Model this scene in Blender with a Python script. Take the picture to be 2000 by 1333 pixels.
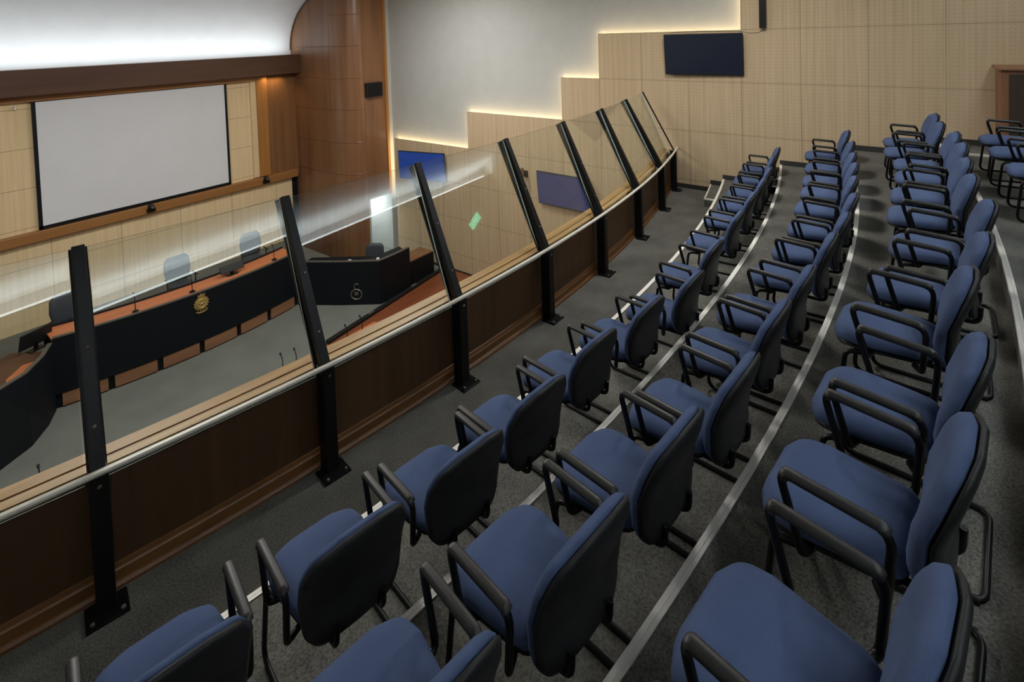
import bpy, bmesh, math, random
from mathutils import Vector, Matrix
random.seed(7)
for o in list(bpy.data.objects): bpy.data.objects.remove(o)
S = bpy.context.scene
COL = S.collection
PI = math.pi
H = 6.5                                   # camera height above the chamber floor (z = 0)

# ------------------------------------------------------------------ camera
F, XP, YP = 1043.543, 1000.886, 102.538
YAW, PITCH, ROLL = 0.921565, 0.0371, -0.0324812
cam = bpy.data.cameras.new('camera'); camo = bpy.data.objects.new('camera', cam); COL.objects.link(camo)
cam.sensor_fit = 'HORIZONTAL'; cam.sensor_width = 36.0; cam.lens = F/2000*36
cam.shift_x = (1000-XP)/2000; cam.shift_y = -(666.5-YP)/2000
cam.clip_start = .05; cam.clip_end = 200
_cy, _sy, _cp, _sp = math.cos(YAW), math.sin(YAW), math.cos(PITCH), math.sin(PITCH)
_f = Vector((_sy*_cp, _cy*_cp, -_sp)); _r = Vector((_cy, -_sy, 0)); _u = _r.cross(_f)
_c, _s = math.cos(ROLL), math.sin(ROLL)
_r2 = _c*_r + _s*_u; _u2 = -_s*_r + _c*_u
camo.matrix_world = Matrix(((_r2.x, _u2.x, -_f.x, 0), (_r2.y, _u2.y, -_f.y, 0), (_r2.z, _u2.z, -_f.z, H), (0, 0, 0, 1)))
S.camera = camo

# ------------------------------------------------------------------ world, exposure, light
w = bpy.data.worlds.new('world'); S.world = w; w.use_nodes = True
w.node_tree.nodes['Background'].inputs[0].default_value = (.6, .65, .7, 1)
w.node_tree.nodes['Background'].inputs[1].default_value = 0.05
S.view_settings.view_transform = 'Standard'; S.view_settings.look = 'None'
S.view_settings.exposure = -0.22; S.view_settings.gamma = 1.0; S.view_settings.use_curve_mapping = False
S.cycles.use_denoising = True
S.cycles.max_bounces = 10; S.cycles.diffuse_bounces = 5; S.cycles.transparent_max_bounces = 16
S.cycles.sample_clamp_indirect = 6.0
S.cycles.caustics_reflective = False; S.cycles.caustics_refractive = False

def area(name, loc, to, sx, sy, power, col=(1, 1, 1), spread=180, roll_x=None):
    l = bpy.data.lights.new(name, 'AREA'); l.shape = 'RECTANGLE'; l.size = sx; l.size_y = sy
    l.energy = power; l.color = col; l.spread = math.radians(spread)
    o = bpy.data.objects.new(name, l); COL.objects.link(o)
    z = (Vector(loc)-Vector(to)).normalized()
    x = Vector(roll_x or (1, 0, 0)); x = (x - z*x.dot(z)).normalized(); y = z.cross(x)
    o.matrix_world = Matrix(((x.x, y.x, z.x, loc[0]), (x.y, y.y, z.y, loc[1]), (x.z, y.z, z.z, loc[2]), (0, 0, 0, 1)))
    return o
COOL = (.93, .97, 1.0); WARM = (1.0, .76, .42); NEUT = (1.0, .97, .92)
# cove behind the lip of the low gallery ceiling, washing the white chamber ceiling
area('cove_light', (3.95, -2.45, H+1.455), (3.854, -1.25, H+2.3), 12.7, .05, 300, COOL, roll_x=(1, .08, 0))
area('cove_light', (3.95, -2.43, H+1.515), (3.64, 1.44, H+1.98), 12.7, .05, 520, COOL, roll_x=(1, .08, 0))
area('cove_edge_light', (3.95, -2.30, H+1.585), (3.643, 1.54, H+1.2), 12.7, .045, 8, COOL, roll_x=(1, .08, 0))
# cove on top of the long beam, washing the white vault
area('beam_cove_light', (3.2, 15.2, H-.40), (3.2, 15.55, H+.6), 11.4, .10, 66, COOL)
# unseen fill lights added overhead to brighten the chamber and the gallery
for x in (2.4, 7.6):
    area('chamber_fill_light', (x, 9.0, H+1.5), (x, 9.0, 0), 1.6, .5, 235, NEUT)
for x, y, p in ((7.3, 2.4, 135), (2.4, 6.2, 140), (6.0, 6.6, 90)):
    area('gallery_fill_light', (x, y, H+1.74-.035*(y-2)), (x, y-.01, 0), 1.2, .6, p, NEUT)
# ------------------------------------------------------------------ helpers
def me_obj(name, verts, faces, mat=None, parent=None, smooth=False, mats=None, fmat=None):
    m = bpy.data.meshes.new(name); m.from_pydata([tuple(v) for v in verts], [], faces); m.update()
    for mm in (mats or ([mat] if mat else [])): m.materials.append(mm)
    if fmat:
        for p, i in zip(m.polygons, fmat): p.material_index = i
    if smooth:
        m.polygons.foreach_set('use_smooth', [True]*len(m.polygons))
    o = bpy.data.objects.new(name, m); COL.objects.link(o)
    if parent: o.parent = parent
    return o

class MB:
    """collects shapes into one mesh"""
    def __init__(s): s.v = []; s.f = []; s.sm = []
    def add(s, v, f, sm=False):
        n = len(s.v); s.v += [tuple(p) for p in v]; s.f += [tuple(i+n for i in q) for q in f]; s.sm += [sm]*len(f); return s
    def box(s, x0, x1, y0, y1, z0, z1):
        v = [(x, y, z) for z in (z0, z1) for y in (y0, y1) for x in (x0, x1)]
        return s.add(v, [(0, 2, 3, 1), (4, 5, 7, 6), (0, 1, 5, 4), (2, 6, 7, 3), (0, 4, 6, 2), (1, 3, 7, 5)])
    def obox(s, c, ax, ay, az, hx, hy, hz, bev=0):
        c, ax, ay, az = Vector(c), Vector(ax), Vector(ay), Vector(az)
        if bev <= 0:
            v = [c+ax*(i*hx)+ay*(j*hy)+az*(k*hz) for k in (-1, 1) for j in (-1, 1) for i in (-1, 1)]
            return s.add(v, [(0, 2, 3, 1), (4, 5, 7, 6), (0, 1, 5, 4), (2, 6, 7, 3), (0, 4, 6, 2), (1, 3, 7, 5)])
        bm = bmesh.new(); bmesh.ops.create_cube(bm, size=2)
        for q in bm.verts: q.co = Vector((q.co.x*hx, q.co.y*hy, q.co.z*hz))
        bmesh.ops.bevel(bm, geom=bm.edges[:], offset=bev, segments=2, profile=.5, affect='EDGES')
        bm.verts.index_update()
        v = [c+ax*q.co.x+ay*q.co.y+az*q.co.z for q in bm.verts]; f = [[q.index for q in p.verts] for p in bm.faces]
        bm.free(); return s.add(v, f)
    def rbox(s, x0, x1, y0, y1, z0, z1, bev):
        return s.obox(((x0+x1)/2, (y0+y1)/2, (z0+z1)/2), (1, 0, 0), (0, 1, 0), (0, 0, 1), (x1-x0)/2, (y1-y0)/2, (z1-z0)/2, bev)
    def prism(s, poly, a, b, fn):
        """poly: 2D outline; fn(p, t) -> 3D, extruded from t=a to t=b"""
        n = len(poly); v = [fn(p, a) for p in poly]+[fn(p, b) for p in poly]
        f = [tuple(range(n))[::-1], tuple(range(n, 2*n))]+[(i, (i+1) % n, n+(i+1) % n, n+i) for i in range(n)]
        return s.add(v, f)
    def tube(s, pts, r, seg=8, closed=False, flat=1.0, cap=True):
        pts = [Vector(p) for p in pts]; n = len(pts); ring = []; prev = None
        for i, p in enumerate(pts):
            if closed: t = (pts[(i+1) % n]-pts[i-1]).normalized()
            else: t = (pts[min(i+1, n-1)]-pts[max(i-1, 0)]).normalized()
            if prev is None:
                a = Vector((1, 0, 0)) if abs(t.x) < .9 else Vector((0, 0, 1))
                nrm = (a-t*a.dot(t)).normalized()
            else:
                nrm = prev-t*prev.dot(t); nrm = nrm.normalized()
            prev = nrm; b = t.cross(nrm)
            rr = r[i] if isinstance(r, (list, tuple)) else r
            ring.append([p+nrm*(math.cos(2*PI*k/seg)*rr)+b*(math.sin(2*PI*k/seg)*rr*flat) for k in range(seg)])
        v = [q for g in ring for q in g]; f = []
        for i in range(n if closed else n-1):
            a, b2 = i*seg, ((i+1) % n)*seg
            for k in range(seg): f.append((a+k, a+(k+1) % seg, b2+(k+1) % seg, b2+k))
        s.add(v, f, True)
        if cap and not closed:
            s.f += [tuple(len(s.v)-n*seg+k for k in range(seg))[::-1], tuple(len(s.v)-seg+k for k in range(seg))]; s.sm += [False, False]
        return s
    def lathe(s, prof, c=(0, 0, 0), seg=20, ax=(1, 0, 0), ay=(0, 1, 0), az=(0, 0, 1)):
        c, ax, ay, az = Vector(c), Vector(ax), Vector(ay), Vector(az); v = []; f = []
        for r, z in prof:
            for k in range(seg):
                a = 2*PI*k/seg; v.append(c+ax*(r*math.cos(a))+ay*(r*math.sin(a))+az*z)
        for i in range(len(prof)-1):
            for k in range(seg): f.append((i*seg+k, i*seg+(k+1) % seg, (i+1)*seg+(k+1) % seg, (i+1)*seg+k))
        f.append(tuple(range(seg))[::-1]); f.append(tuple((len(prof)-1)*seg+k for k in range(seg)))
        return s.add(v, f, True)
    def build(s, name, mat, parent=None, kind=None):
        o = me_obj(name, s.v, s.f, mat, parent)
        o.data.polygons.foreach_set('use_smooth', s.sm)
        bm = bmesh.new(); bm.from_mesh(o.data); bmesh.ops.recalc_face_normals(bm, faces=bm.faces[:]); bm.to_mesh(o.data); bm.free()
        if any(s.sm):
            try: o.data.set_sharp_from_angle(angle=math.radians(50))
            except Exception: pass
        if kind: o['kind'] = kind
        return o

def fillet(pts, r, n=5):
    """round the inner corners of a polyline; r one radius or one per corner"""
    pts = [Vector(p) for p in pts]; out = [pts[0]]
    for i in range(1, len(pts)-1):
        rr = r[i-1] if isinstance(r, (list, tuple)) else r
        a, b, c = pts[i-1], pts[i], pts[i+1]
        d1, d2 = (a-b).normalized(), (c-b).normalized()
        ang = d1.angle(d2); t = min(rr/math.tan(ang/2), (a-b).length*.49, (c-b).length*.49)
        p0, p1 = b+d1*t, b+d2*t
        for k in range(n+1):
            u = k/n; out.append(p0*(1-u)**2+b*2*u*(1-u)+p1*u*u)
    out.append(pts[-1]); return out

def cushion(name, outline, mapfn, tf, tb, mat, parent, rings=6, edge=.35):
    """closed pad: outline list of (u, v); mapfn(u, v, d) -> point; tf/tb thickness to front/back; rounded rim"""
    n = len(outline); cu = sum(p[0] for p in outline)/n; cv = sum(p[1] for p in outline)/n
    S_ = []
    for k in range(rings): S_.append(1-(k/(rings-1))**1.6*.97)
    v = []; f = []
    def prof(s):       # 0 on the rim, 1 inside
        x = min(1, (1-s)/edge); return math.sqrt(max(0, 1-(1-x)**2))
    for sgn, t in ((1, tf), (-1, tb)):
        for s in S_:
            for (u, w_) in outline: v.append(mapfn(cu+(u-cu)*s, cv+(w_-cv)*s, sgn*t*prof(s)))
    for side in (0, 1):
        o = side*rings*n
        for k in range(rings-1):
            for i in range(n):
                q = (o+k*n+i, o+k*n+(i+1) % n, o+(k+1)*n+(i+1) % n, o+(k+1)*n+i)
                f.append(q if side == 0 else q[::-1])
        last = tuple(o+(rings-1)*n+i for i in range(n)); f.append(last if side == 0 else last[::-1])
    for i in range(n):
        f.append((i, rings*n+i, rings*n+(i+1) % n, (i+1) % n))
    m = MB(); m.add(v, f, True)
    o = me_obj(name, m.v, m.f, mat, parent, smooth=True)
    bm = bmesh.new(); bm.from_mesh(o.data)
    bmesh.ops.remove_doubles(bm, verts=bm.verts[:], dist=.0004)
    bmesh.ops.recalc_face_normals(bm, faces=bm.faces[:]); bm.to_mesh(o.data); bm.free()
    return o

def thing(name, label, cat, loc=(0, 0, 0), rz=0, group=None):
    o = bpy.data.objects.new(name, None); COL.objects.link(o); o.location = loc; o.rotation_euler = (0, 0, rz)
    o.empty_display_size = .1
    return tag(o, label, cat, group)
def tag(o, label, cat, group=None, kind=None):
    o['label'] = label; o['category'] = cat
    if group: o['group'] = group
    if kind: o['kind'] = kind
    return o
def copy_tree(o, parent=None):
    c = o.copy(); COL.objects.link(c)
    if parent: c.parent = parent
    for ch in o.children: copy_tree(ch, c)
    return c
def struct(o, label=None):
    o['kind'] = 'structure'
    if label: o['label'] = label
    return o

# ------------------------------------------------------------------ materials
def lin(c): return tuple(((x/255)/12.92 if x/255 <= .04045 else ((x/255+.055)/1.055)**2.4) for x in c)
def newmat(name):
    m = bpy.data.materials.new(name); m.use_nodes = True; nt = m.node_tree
    return m, nt, nt.nodes['Principled BSDF'], nt.nodes.new('ShaderNodeTexCoord')
def N(nt, t, **kw):
    n = nt.nodes.new(t)
    for k, v in kw.items(): setattr(n, k, v)
    return n
def math_n(nt, op, a, b=None, c=None):
    n = N(nt, 'ShaderNodeMath', operation=op)
    for i, x in enumerate((a, b, c)):
        if x is None: continue
        if isinstance(x, (int, float)): n.inputs[i].default_value = x
        else: nt.links.new(x, n.inputs[i])
    return n.outputs[0]
def mixc(nt, fac, a, b):
    n = N(nt, 'ShaderNodeMix', data_type='RGBA')
    for sock, x in ((n.inputs[0], fac), (n.inputs[6], a), (n.inputs[7], b)):
        if isinstance(x, (int, float)): sock.default_value = x
        elif isinstance(x, tuple): sock.default_value = (*x[:3], 1)
        else: nt.links.new(x, sock)
    return n.outputs[2]
def noise(nt, tc, scale, vec=(1, 1, 1), detail=3, rough=.55):
    mp = N(nt, 'ShaderNodeMapping'); mp.inputs['Scale'].default_value = vec
    nt.links.new(tc.outputs['Object'], mp.inputs[0])
    n = N(nt, 'ShaderNodeTexNoise'); n.inputs['Scale'].default_value = scale; n.inputs['Detail'].default_value = detail
    n.inputs['Roughness'].default_value = rough
    nt.links.new(mp.outputs[0], n.inputs['Vector']); return n.outputs[0]
def bump(nt, bs, h, strength=.2, dist=.01):
    b = N(nt, 'ShaderNodeBump'); b.inputs['Strength'].default_value = strength; b.inputs['Distance'].default_value = dist
    nt.links.new(h, b.inputs['Height']); nt.links.new(b.outputs[0], bs.inputs['Normal'])
def ramp(nt, fac, lo, hi):
    n = N(nt, 'ShaderNodeMapRange'); n.inputs[1].default_value = lo; n.inputs[2].default_value = hi
    nt.links.new(fac, n.inputs[0]); return n.outputs[0]
def plain(name, c, rough=.5, metal=0.0, var=.12, scale=30, spec=.5, bumps=0):
    m, nt, bs, tc = newmat(name); c = lin(c)
    h = noise(nt, tc, scale)
    col = mixc(nt, ramp(nt, h, .3, .7), tuple(x*(1-var) for x in c), tuple(min(1, x*(1+var)) for x in c))
    nt.links.new(col, bs.inputs['Base Color']); bs.inputs['Roughness'].default_value = rough; bs.inputs['Metallic'].default_value = metal
    bs.inputs['Specular IOR Level'].default_value = spec
    if bumps: bump(nt, bs, h, bumps, .004)
    return m
def wood(name, a, b, axis='z', rough=.4, scale=9, stretch=.05, spec=.4):
    m, nt, bs, tc = newmat(name)
    v = {'x': (stretch, 1, 1), 'y': (1, stretch, 1), 'z': (1, 1, stretch)}[axis]
    h = noise(nt, tc, scale, v, 5, .6); h2 = noise(nt, tc, scale*.25, v, 2)
    fac = math_n(nt, 'ADD', math_n(nt, 'MULTIPLY', ramp(nt, h, .3, .7), .6), math_n(nt, 'MULTIPLY', ramp(nt, h2, .35, .65), .4))
    nt.links.new(mixc(nt, fac, lin(a), lin(b)), bs.inputs['Base Color']); bs.inputs['Roughness'].default_value = rough
    bs.inputs['Specular IOR Level'].default_value = spec
    bump(nt, bs, h, .08, .003)
    return m
def fabric(name, a, b, scale=420, rough=.95, bmp=.25, blot=4):
    m, nt, bs, tc = newmat(name)
    h = noise(nt, tc, scale, detail=2); g = noise(nt, tc, blot, detail=3)
    fac = math_n(nt, 'ADD', math_n(nt, 'MULTIPLY', ramp(nt, h, .3, .7), .65), math_n(nt, 'MULTIPLY', ramp(nt, g, .3, .7), .35))
    nt.links.new(mixc(nt, fac, lin(a), lin(b)), bs.inputs['Base Color']); bs.inputs['Roughness'].default_value = rough
    bs.inputs['Specular IOR Level'].default_value = .15
    bump(nt, bs, h, bmp, .002); return m
def panel_mat(name, uaxis, u0, v0, du, dv, a, b, dots=True, seam=.005):
    """beige acoustic panelling: joints every du x dv, perforations, faint upright grain"""
    m, nt, bs, tc = newmat(name)
    sp = N(nt, 'ShaderNodeSeparateXYZ'); nt.links.new(tc.outputs['Object'], sp.inputs[0])
    U = sp.outputs['XYZ'.index(uaxis.upper())]; V = sp.outputs[2]
    def edge(c, o, d):
        fr = math_n(nt, 'FRACT', math_n(nt, 'DIVIDE', math_n(nt, 'SUBTRACT', c, o-100*d), d))
        e = math_n(nt, 'MULTIPLY', math_n(nt, 'MINIMUM', fr, math_n(nt, 'SUBTRACT', 1.0, fr)), d)
        return math_n(nt, 'LESS_THAN', e, seam)
    joint = math_n(nt, 'MAXIMUM', edge(U, u0, du), edge(V, v0, dv))
    gs = (1, .6, .03) if uaxis == 'x' else (.6, 1, .03)
    g = noise(nt, tc, 16, gs, 4)
    col = mixc(nt, ramp(nt, g, .3, .7), lin(a), lin(b))
    if dots:
        p = du/16
        def cen(c, o):
            fr = math_n(nt, 'FRACT', math_n(nt, 'DIVIDE', math_n(nt, 'SUBTRACT', c, o-100*du), p))
            return math_n(nt, 'MULTIPLY', math_n(nt, 'SUBTRACT', fr, .5), p)
        cu, cv = cen(U, u0), cen(V, v0)
        r2 = math_n(nt, 'ADD', math_n(nt, 'MULTIPLY', cu, cu), math_n(nt, 'MULTIPLY', cv, cv))
        dot = math_n(nt, 'MULTIPLY', math_n(nt, 'LESS_THAN', r2, .008**2), .32)
        col = mixc(nt, dot, col, lin((60, 48, 34)))
    col = mixc(nt, math_n(nt, 'MULTIPLY', joint, .55), col, lin((60, 48, 34)))
    nt.links.new(col, bs.inputs['Base Color']); bs.inputs['Roughness'].default_value = .7
    bs.inputs['Specular IOR Level'].default_value = .2
    return m

M = {}
M['carpet'] = fabric('charcoal_carpet', (59, 59, 56), (127, 126, 119), 95, 1.0, .6, 2.2)
M['chamber_carpet'] = fabric('grey_carpet', (96, 98, 94), (126, 127, 121), 120, 1.0, .3, 1.5)
M['nosing'] = plain('pale_nosing', (246, 244, 237), .5, 0, .03, 60)
M['blue'] = fabric('blue_fabric', (64, 78, 110), (83, 98, 131), 520, .95, .3, 5)
M['black_plastic'] = plain('black_plastic', (26, 27, 29), .55, 0, .2, 220, .35, .1)
M['arm_pad'] = plain('black_arm_pad', (36, 36, 35), .45, 0, .15, 260, .5, .15)
M['black_metal'] = plain('black_metal', (12, 12, 14), .4, 0, .15, 80, .3)
M['dado'] = wood('dark_wood_panel', (62, 43, 25), (86, 61, 37), 'z', .45, 10, .06)
M['skirt'] = wood('mid_wood_skirting', (92, 60, 30), (118, 80, 44), 'x', .42, 10, .06)
M['ledge'] = wood('light_oak', (142, 106, 60), (182, 142, 88), 'x', .45, 12, .05)
M['beam'] = wood('dark_walnut', (74, 50, 36), (98, 68, 50), 'x', .42, 7, .05)
M['column'] = wood('brown_veneer', (108, 74, 50), (138, 100, 70), 'z', .32, 7, .05, .5)
M['front_wood'] = wood('brown_veneer_flat', (108, 74, 46), (136, 98, 64), 'z', .4, 7, .05)
M['trimwood'] = wood('honey_wood_trim', (138, 94, 50), (164, 118, 70), 'x', .4, 10, .06)
M['trimwood_z'] = wood('honey_wood_post', (146, 98, 48), (172, 122, 66), 'z', .4, 10, .06)
M['white'] = plain('white_plaster', (176, 178, 175), .85, 0, .03, 3, .2)
M['vault'] = plain('white_vault_plaster', (222, 226, 228), .85, 0, .03, 2, .2)
M['panel'] = panel_mat('beige_acoustic_panel', 'y', 4.575, H-.083, .984, .984, (184, 162, 130), (200, 179, 148))
M['front_panel'] = panel_mat('beige_wall_panel', 'x', 7.05-.88*9, H-3.06, 1.32, .87, (222, 198, 154), (236, 213, 172), False, .006)
M['cream'] = plain('cream_edge', (222, 200, 156), .6, 0, .05, 8)
M['dark_ceiling'] = plain('gallery_ceiling', (58, 52, 46), .9, 0, .06, 4)
M['screen'] = plain('white_screen_cloth', (226, 230, 235), .9, 0, .025, 1.3, .2)
M['redwood'] = wood('red_wood_floor', (112, 60, 36), (138, 80, 52), 'x', .4, 8, .08)
M['desk'] = wood('red_wood_desk', (178, 100, 62), (204, 126, 82), 'x', .4, 8, .08)
M['plinth'] = wood('plinth_wood', (132, 92, 66), (160, 118, 88), 'x', .5, 9, .06)
M['bench_black'] = plain('black_bench_front', (13, 18, 25), .6, 0, .12, 14, .25)
M['gold'] = plain('gold_crest', (206, 178, 112), .4, .6, .25, 60)
M['dim_metal'] = plain('dim_metal', (112, 108, 100), .45, .5, .1, 40)
M['steel'] = plain('brushed_rail', (238, 232, 220), .4, .15, .04, 40)
M['chair_grey'] = plain('grey_leather', (62, 66, 74), .5, 0, .1, 40)
M['brown'] = wood('cabinet_brown', (112, 76, 52), (136, 96, 68), 'z', .5, 9, .06)
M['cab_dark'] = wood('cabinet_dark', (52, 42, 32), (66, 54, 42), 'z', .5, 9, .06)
M['cable'] = plain('pale_cable', (190, 176, 150), .6, 0, .05, 50)
M['paper'] = plain('white_paper', (235, 235, 235), .8, 0, .03, 50)
def screen_mat(name, c, emit):
    m, nt, bs, tc = newmat(name)
    g = noise(nt, tc, 1.5)
    col = mixc(nt, g, lin(c), tuple(x*1.15 for x in lin(c)))
    nt.links.new(col, bs.inputs['Base Color']); nt.links.new(col, bs.inputs['Emission Color'])
    bs.inputs['Emission Strength'].default_value = emit; bs.inputs['Roughness'].default_value = .25
    return m
M['tv_dark'] = screen_mat('dark_tv_screen', (20, 26, 40), .25)
M['tv_blue'] = screen_mat('blue_tv_screen', (24, 50, 112), .7)
M['tv_mid'] = screen_mat('dim_blue_tv_screen', (40, 46, 84), .7)
m, nt, bs, tc = newmat('green_exit_sign'); M['exit'] = m
nt.links.new(mixc(nt, noise(nt, tc, 3), (.02, .45, .22), (.03, .55, .28)), bs.inputs['Base Color'])
bs.inputs['Emission Color'].default_value = (.10, .9, .5, 1); bs.inputs['Emission Strength'].default_value = 4.0
m, nt, bs, tc = newmat('white_sign_symbol'); M['sign_white'] = m
bs.inputs['Emission Color'].default_value = (.9, 1, .95, 1); bs.inputs['Emission Strength'].default_value = 3
nt.links.new(mixc(nt, noise(nt, tc, 3), (.8, .8, .8), (.9, .9, .9)), bs.inputs['Base Color'])
# clear glass: see-through with a Fresnel reflection
m = bpy.data.materials.new('clear_glass'); m.use_nodes = True; nt = m.node_tree; nt.nodes.clear()
out = N(nt, 'ShaderNodeOutputMaterial'); mx = N(nt, 'ShaderNodeMixShader'); tr = N(nt, 'ShaderNodeBsdfTransparent'); gl = N(nt, 'ShaderNodeBsdfGlossy')
fr = N(nt, 'ShaderNodeFresnel'); gmt = N(nt, 'ShaderNodeNewGeometry')
nt.links.new(math_n(nt, 'MULTIPLY_ADD', gmt.outputs['Backfacing'], 1/1.62-1.62, 1.62), fr.inputs[0])
tcg = N(nt, 'ShaderNodeTexCoord')
nt.links.new(mixc(nt, noise(nt, tcg, 2), (.955, .98, .965), (.97, .985, .975)), tr.inputs[0])
gl.inputs['Roughness'].default_value = .012; gl.inputs[0].default_value = (.95, 1, .98, 1)
nt.links.new(fr.outputs[0], mx.inputs[0]); nt.links.new(tr.outputs[0], mx.inputs[1]); nt.links.new(gl.outputs[0], mx.inputs[2]); nt.links.new(mx.outputs[0], out.inputs[0])
M['glass'] = m
M['glass_edge'] = plain('glass_edge', (206, 220, 214), .3, 0, .05, 30)

# ------------------------------------------------------------------ geometry of the place
XR = 10.432                     # face of the beige panelling on the right wall
XW = 10.60                      # white plaster behind it
XL = -2.6
YB = -9.0
YF = 15.5                       # front wall
GZ = H-3.205                    # front floor of the gallery
ARC = {1: (5.442, 27.261, 24.798), 2: (5.372, 29.243, 27.734), 3: (5.404, 25.226, 24.718), 4: (6.19, 31.965, 32.501), 5: (5.6, 28.0, 29.55)}
TZ = {0: GZ, 1: H-2.927, 2: H-2.526, 3: H-2.14, 4: H-1.93, 5: H-1.62}
def arc_y(c, x, off=0.0): return c[1]-math.sqrt((c[2]+off)**2-(x-c[0])**2)
PB = (5.266, 26.016, 22.72)     # line of the barrier posts at rail height
PT = (5.169, 30.843, 26.897)    # line of their tops
LF = (5.266, 26.016, 22.72-.285)    # front edge of the ledge
def xs(a, b, n): return [a+(b-a)*i/n for i in range(n+1)]

# chamber floor
struct(MB().box(XL-.2, XW+1.8, 2.5, YF+.3, -.2, 0).build('floor', M['chamber_carpet']))
rw = MB(); poly = [(6.4, 10.02), (8.07, 10.2), (XR-.02, 10.55), (XR-.02, 4.6), (5.2, 4.6), (5.2, 9.8)]
rw.prism(poly, .001, .03, lambda p, t: (p[0], p[1], t))
struct(rw.build('floor_platform', M['redwood']), 'red wood floor at the right side of the chamber')

# gallery slab, tiers and their nosings
g = MB(); X = xs(XL, XR, 40)
poly = [(x, arc_y(LF, x)-.02) for x in X]+[(XR, YB), (XL, YB)]
g.prism(poly, GZ-.45, GZ, lambda p, t: (p[0], p[1], t))
struct(g.build('floor_gallery', M['carpet']), 'charcoal carpeted front walkway of the gallery')
for i in range(1, 6):
    g = MB(); poly = [(x, arc_y(ARC[i], x)) for x in X]+[(XR, YB), (XL, YB)]
    g.prism(poly, TZ[i-1]-.002, TZ[i], lambda p, t: (p[0], p[1], t))
    struct(g.build('floor_tier', M['carpet']), 'carpeted gallery tier number %d from the glass' % i)
    s = MB(); v = []; wd, th = .034, .006
    for x in X:
        y = arc_y(ARC[i], x)
        v += [(x, y+.006, TZ[i]-.028), (x, y+.006, TZ[i]+th), (x, y-wd*.45, TZ[i]+th), (x, y-wd*.5, TZ[i]+th-.004), (x, y-wd*.55, TZ[i]+th), (x, y-wd, TZ[i]+th), (x, y-wd, TZ[i]+.0005)]
    f = [(7*a+k, 7*a+k+1, 7*a+7+k+1, 7*a+7+k) for a in range(len(X)-1) for k in range(6)]
    s.add(v, f)
    struct(s.build('trim_%d' % i, M['nosing']), 'pale nosing strip on the edge of gallery tier %d' % i)

# small steps beside the right wall
def wall_step(c, x0, depth, z, drop, label):
    s = MB(); X2 = xs(x0, XR, 4)
    poly = [(x, arc_y(c, x, -depth)) for x in X2]+[(x, arc_y(c, x)-.001) for x in X2[::-1]]
    s.prism(poly, z-drop, z, lambda p, t: (p[0], p[1], t))
    t = thing('wall_step', label, 'step', (0, 0, 0), 0, 'aisle steps along the right wall')
    s.build('tread', M['carpet'], t)
    e = MB(); w_ = .022
    for a, b in zip(X2[:-1], X2[1:]):
        ya, yb = arc_y(c, a, -depth), arc_y(c, b, -depth)
        e.add([(a, ya+.004, z-.02), (b, yb+.004, z-.02), (b, yb+.004, z+.005), (a, ya+.004, z+.005), (a, ya-w_, z+.005), (b, yb-w_, z+.005)], [(0, 1, 2, 3), (3, 2, 5, 4)])
    y1, y0 = arc_y(c, x0, -depth), arc_y(c, x0)
    e.box(x0-.004, x0+w_, y0, y1+.004, z-.02, z+.005)
    e.build('edge_strip', M['nosing'], t)
wall_step(ARC[1], 9.50, .235, H-3.06, .145, 'low carpeted step with pale edges beside wall, below the front chair row')
wall_step(ARC[2], 9.96, .42, H-2.793, .135, 'lower carpeted wall step behind the front row of chairs')
wall_step(ARC[2], 9.96, .21, H-2.66, .27, 'upper carpeted wall step behind the front row of chairs')
t = thing('wall_step', 'low carpeted landing with pale edge by the wall near the wooden cabinet', 'step', (0, 0, 0), 0, 'aisle steps along the right wall')
MB().box(9.765, XR, -1.0, -.36, TZ[4]+.0005, H-1.905).build('tread', M['carpet'], t)
MB().box(9.745, 9.785, -1.0, -.36, TZ[4]+.0005, H-1.902).build('edge_strip', M['nosing'], t)

# ------------------------------------------------------------------ right wall
struct(MB().box(XW, XW+.12, YB, 12.72, -.1, H+2.6).build('wall_right', M['white']), 'white plaster side wall')
z0 = H-.083; kz = lambda n: z0-n*.984; ky = lambda k: 4.575-k*.984
prof = [(ky(-8), 0), (ky(-8), kz(3)), (ky(-5), kz(3)), (ky(-5), kz(2)), (ky(-2), kz(2)), (ky(-2), kz(1)), (ky(-1), kz(1)), (ky(-1), kz(0)), (ky(2), kz(0)), (ky(2), H+1.5), (YB, H+1.5), (YB, 0)]
p = MB(); p.prism(prof, XR, XR+.035, lambda q, t: (t, q[0], q[1]))
struct(p.build('wall_right_panelling', M['panel']), 'stepped beige perforated acoustic panelling on the side wall')
# LED strips tucked behind the stepped top edges
LEDW = 4.4
def led_h(ya, yb, z): area('led_strip', (XR+.10, (ya+yb)/2, z-.14), (XR+.13, (ya+yb)/2, z+1), abs(ya-yb)-.02, .03, LEDW*abs(ya-yb), WARM, 150, (0, 1, 0))
def led_v(y, za, zb): area('led_strip', (XR+.10, y-.14, (za+zb)/2), (XR+.13, y+1, (za+zb)/2), abs(za-zb)-.02, .03, LEDW*abs(za-zb), WARM, 150, (0, 0, 1))
led_h(ky(-8), ky(-5), kz(3)); led_v(ky(-5), kz(3), kz(2)); led_h(ky(-5), ky(-2), kz(2)); led_v(ky(-2), kz(2), kz(1))
led_h(ky(-2), ky(-1), kz(1)); led_v(ky(-1), kz(1), kz(0)); led_h(ky(-1), ky(2), kz(0)); led_v(ky(2), kz(0), H+1.4)
led_v(ky(-8), 1.9, kz(3))
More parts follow.
